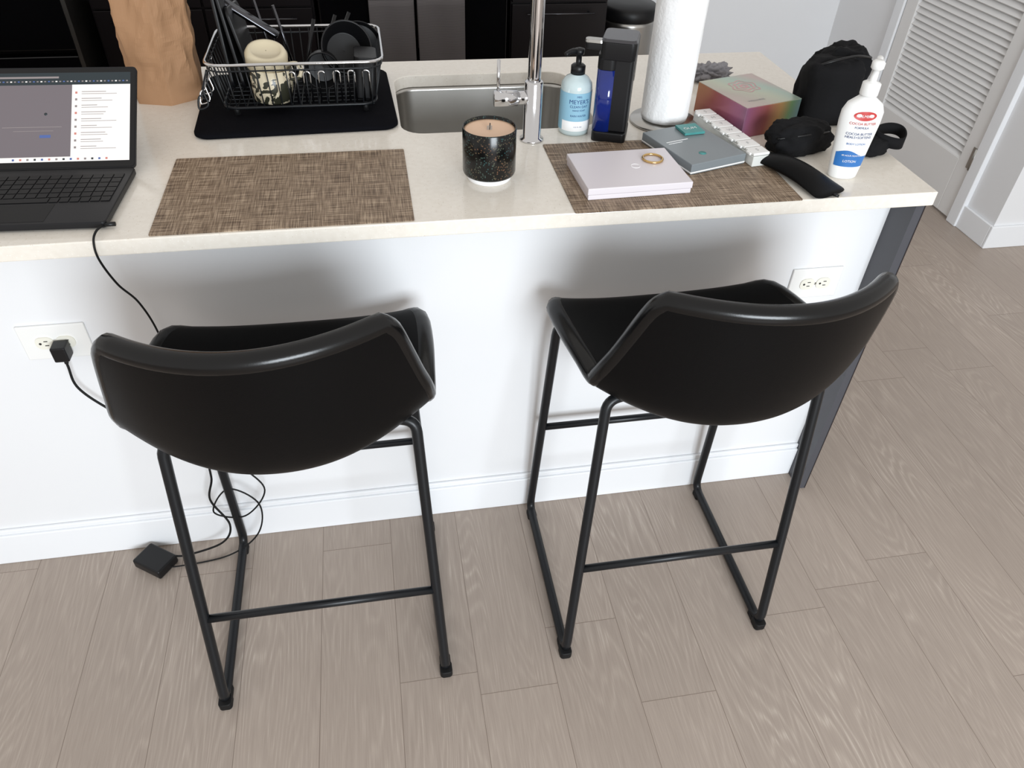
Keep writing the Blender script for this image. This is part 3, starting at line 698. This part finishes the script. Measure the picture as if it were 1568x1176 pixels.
b.tube(catmull([(0,0,.222),(.008,.018,.225),(.014,.034,.222),(.015,.038,.215)],5),.0062,'whiteplastic'); b.done('pump',g)
# ---------------------------------------------------------------- charger + cables
g=group('charger_plug',(-.647,1.2995,.643))
b=MB(); b.box((0,-.017,0),(.028,.030,.034),'bplastic'); b.tube([(0,-.017,-.016),(0,-.018,-.032)],.004,'bplastic'); b.done('plug_body',g,bevel=.003)
b=MB(); b.box((0,0,.0145),(.085,.062,.028),'bplastic'); b.done('power_adapter',loc=(-.632,1.238,.0005),rotz=math.radians(-35),bevel=.005)
b=MB(); b.tube(catmull([(-.647,1.281,.61),(-.645,1.278,.55),(-.60,1.278,.48),(-.53,1.28,.40),(-.46,1.28,.34),(-.45,1.27,.26),(-.47,1.27,.18),(-.44,1.255,.10),(-.47,1.25,.04),(-.56,1.25,.008),(-.60,1.25,.012)],10),.0026,'rubber',seg=8)
b.done('power_cable')
b=MB(); b.tube(catmull([(-.479,1.262,T+.008),(-.485,1.235,T+.010),(-.486,1.212,T+.002),(-.486,1.208,T-.03),(-.48,1.23,.82),(-.47,1.27,.75),(-.46,1.285,.66),(-.455,1.285,.50),(-.42,1.28,.36),(-.38,1.275,.28),(-.34,1.265,.20),(-.40,1.26,.12),(-.47,1.265,.14),(-.42,1.262,.22),(-.36,1.258,.16),(-.38,1.25,.06),(-.46,1.235,.006),(-.58,1.22,.006),(-.60,1.225,.012)],10),.0020,'rubber',seg=8)
b.tube([(-.46,1.262,T+.008),(-.482,1.262,T+.008)],.004,'bplastic')
b.done('laptop_cable')
# ---------------------------------------------------------------- background kitchen
CF=3.34
for (X0,X1,drs) in ((-1.04,-.20,((-1.03,-.63),(-.62,-.21))),(.60,1.02,((.605,1.015),))):
    g=group('kitchen_base_cabinet')
    b=MB()
    b.b2(X0,X1,CF+.02,3.95,.1,.88,'cab'); b.b2(X0,X1,CF+.08,3.95,0,.1,'cab')
    for x0,x1 in drs:
        b.b2(x0,x1,CF,CF+.02,.73,.87,'cab'); b.b2(x0,x1,CF,CF+.02,.42,.722,'cab'); b.b2(x0,x1,CF,CF+.02,.11,.412,'cab')
    b.done('carcass',g,bevel=.002)
    b=MB()
    for x0,x1 in drs:
        for z in (.80,.69,.38):
            b.tube([(x0+.06,CF-.028,z),(x1-.06,CF-.028,z)],.004,'dsteel')
            for xx in (x0+.08,x1-.08): b.tube([(xx,CF,z),(xx,CF-.028,z)],.004,'dsteel')
    b.done('bar_handles',g)
    b=MB(); b.b2(X0,X1,3.31,3.95,.88,.91,'quartz'); b.done('back_countertop',g,bevel=.002)
g=group('oven_range',(.20,3.64,0))
b=MB(); b.b2(-.385,.385,-.29,.30,.02,.91,'cab'); b.b2(-.38,.38,-.32,-.29,.22,.80,'glass'); b.b2(-.38,.38,-.32,-.29,.81,.90,'cab'); b.b2(-.38,.38,-.315,-.29,.04,.21,'cab'); b.done('oven_body',g,bevel=.004)
b=MB(); b.tube([(-.33,-.365,.775),(.33,-.365,.775)],.010,'dsteel')
for xx in (-.31,.31): b.tube([(xx,-.32,.775),(xx,-.365,.775)],.008,'dsteel')
for xx in (-.26,-.13,.13,.26): b.tube([(xx,-.32,.86),(xx,-.345,.86)],.018,'dsteel',seg=20)
b.done('handle_and_knobs',g)
for x0,x1 in ((.015,.192),(.206,.396)):
    gg=group('kitchen_towel',((x0+x1)/2,3.275,.775))
    b=MB(); w=x1-x0
    def fn(u,v):
        s_=v*2-1; x=(u-.5)*w*(1+.02*v)
        if s_<0: return Vector((x,-.013-.004*math.sin(u*9+v*4),s_*.26+.0)) if s_<-.03 else Vector((x,-.011,.01))
        return Vector((x,.013+.002*math.sin(u*7),-s_*.20)) if s_>.03 else Vector((x,.004,.013))
    b.grid(fn,30,24,'towel'); b.done('cloth',gg,solid=.003)
g=group('refrigerator',(-1.52,3.6,0))
b=MB(); b.b2(-.43,.43,-.33,.34,.02,1.78,'cab'); b.b2(-.43,-.003,-.39,-.335,.62,1.77,'glass'); b.b2(.003,.43,-.39,-.335,.62,1.77,'glass'); b.b2(-.43,.43,-.39,-.335,.04,.60,'glass'); b.done('fridge_body',g,bevel=.006)
b=MB(); b.b2(.43,.445,-.39,.34,.02,1.78,'steel'); b.done('side_trim',g)
b=MB()
for s in (-1,1):
    b.tube([(s*.05,-.44,.72),(s*.05,-.44,1.5)],.012,'dsteel')
    for z in (.76,1.46): b.tube([(s*.05,-.39,z),(s*.05,-.44,z)],.008,'dsteel')
b.tube([(-.36,-.44,.52),(.36,-.44,.52)],.012,'dsteel')
for x in (-.32,.32): b.tube([(x,-.39,.52),(x,-.44,.52)],.008,'dsteel')
b.done('handles',g)
g=group('trash_can',(1.20,3.60,0))
b=MB(); b.lathe([(.125,0),(.13,.01),(.13,.58),(.128,.60)],(0,0,0),'steel',seg=48); b.done('can_body',g)
b=MB(); b.lathe([(.133,.60),(.135,.605),(.135,.64),(.12,.655),(.05,.662)],(0,0,0),'bplastic',seg=48); b.lathe([(.134,0),(.134,.02)],(0,0,0),'bplastic'); b.box((0,-.14,.02),(.06,.05,.012),'bplastic'); b.done('lid_and_pedal',g)
# ---------------------------------------------------------------- camera
f,pt,yw,rl,H=1151.8,math.radians(41.099),math.radians(11.280),math.radians(-2.238),1.5905
F=Vector((math.sin(yw)*math.cos(pt),math.cos(yw)*math.cos(pt),-math.sin(pt)))
R0=Vector((math.cos(yw),-math.sin(yw),0)); D0=Vector((-math.sin(pt)*math.sin(yw),-math.sin(pt)*math.cos(yw),-math.cos(pt)))
c,s=math.cos(rl),math.sin(rl)
cx_=c*R0+s*D0; cy_=s*R0-c*D0; cz_=-F
mt=Matrix(((cx_.x,cy_.x,cz_.x,0),(cx_.y,cy_.y,cz_.y,0),(cx_.z,cy_.z,cz_.z,H),(0,0,0,1)))
cam=bpy.data.cameras.new('camera'); cam.sensor_width=36; cam.lens=36*f/1568; cam.clip_start=.02
co=bpy.data.objects.new('camera',cam); COL.objects.link(co); co.matrix_world=mt; S.camera=co
# ---------------------------------------------------------------- light
def area(name,loc,target,sx,sy,power,col):
    l=bpy.data.lights.new(name,'AREA'); l.shape='RECTANGLE'; l.size=sx; l.size_y=sy; l.energy=power; l.color=col
    o=bpy.data.objects.new(name,l); COL.objects.link(o); o.location=loc
    o.rotation_euler=(Vector(target)-Vector(loc)).to_track_quat('-Z','Y').to_euler(); return o
area('window_daylight',(.9,-2.8,1.65),(.25,1.3,.7),1.7,1.4,170,(.87,.94,1.0))
w=bpy.data.worlds.new('world'); S.world=w; w.use_nodes=True
bg=w.node_tree.nodes['Background']; bg.inputs[0].default_value=(1.0,.962,.92,1); bg.inputs[1].default_value=.78
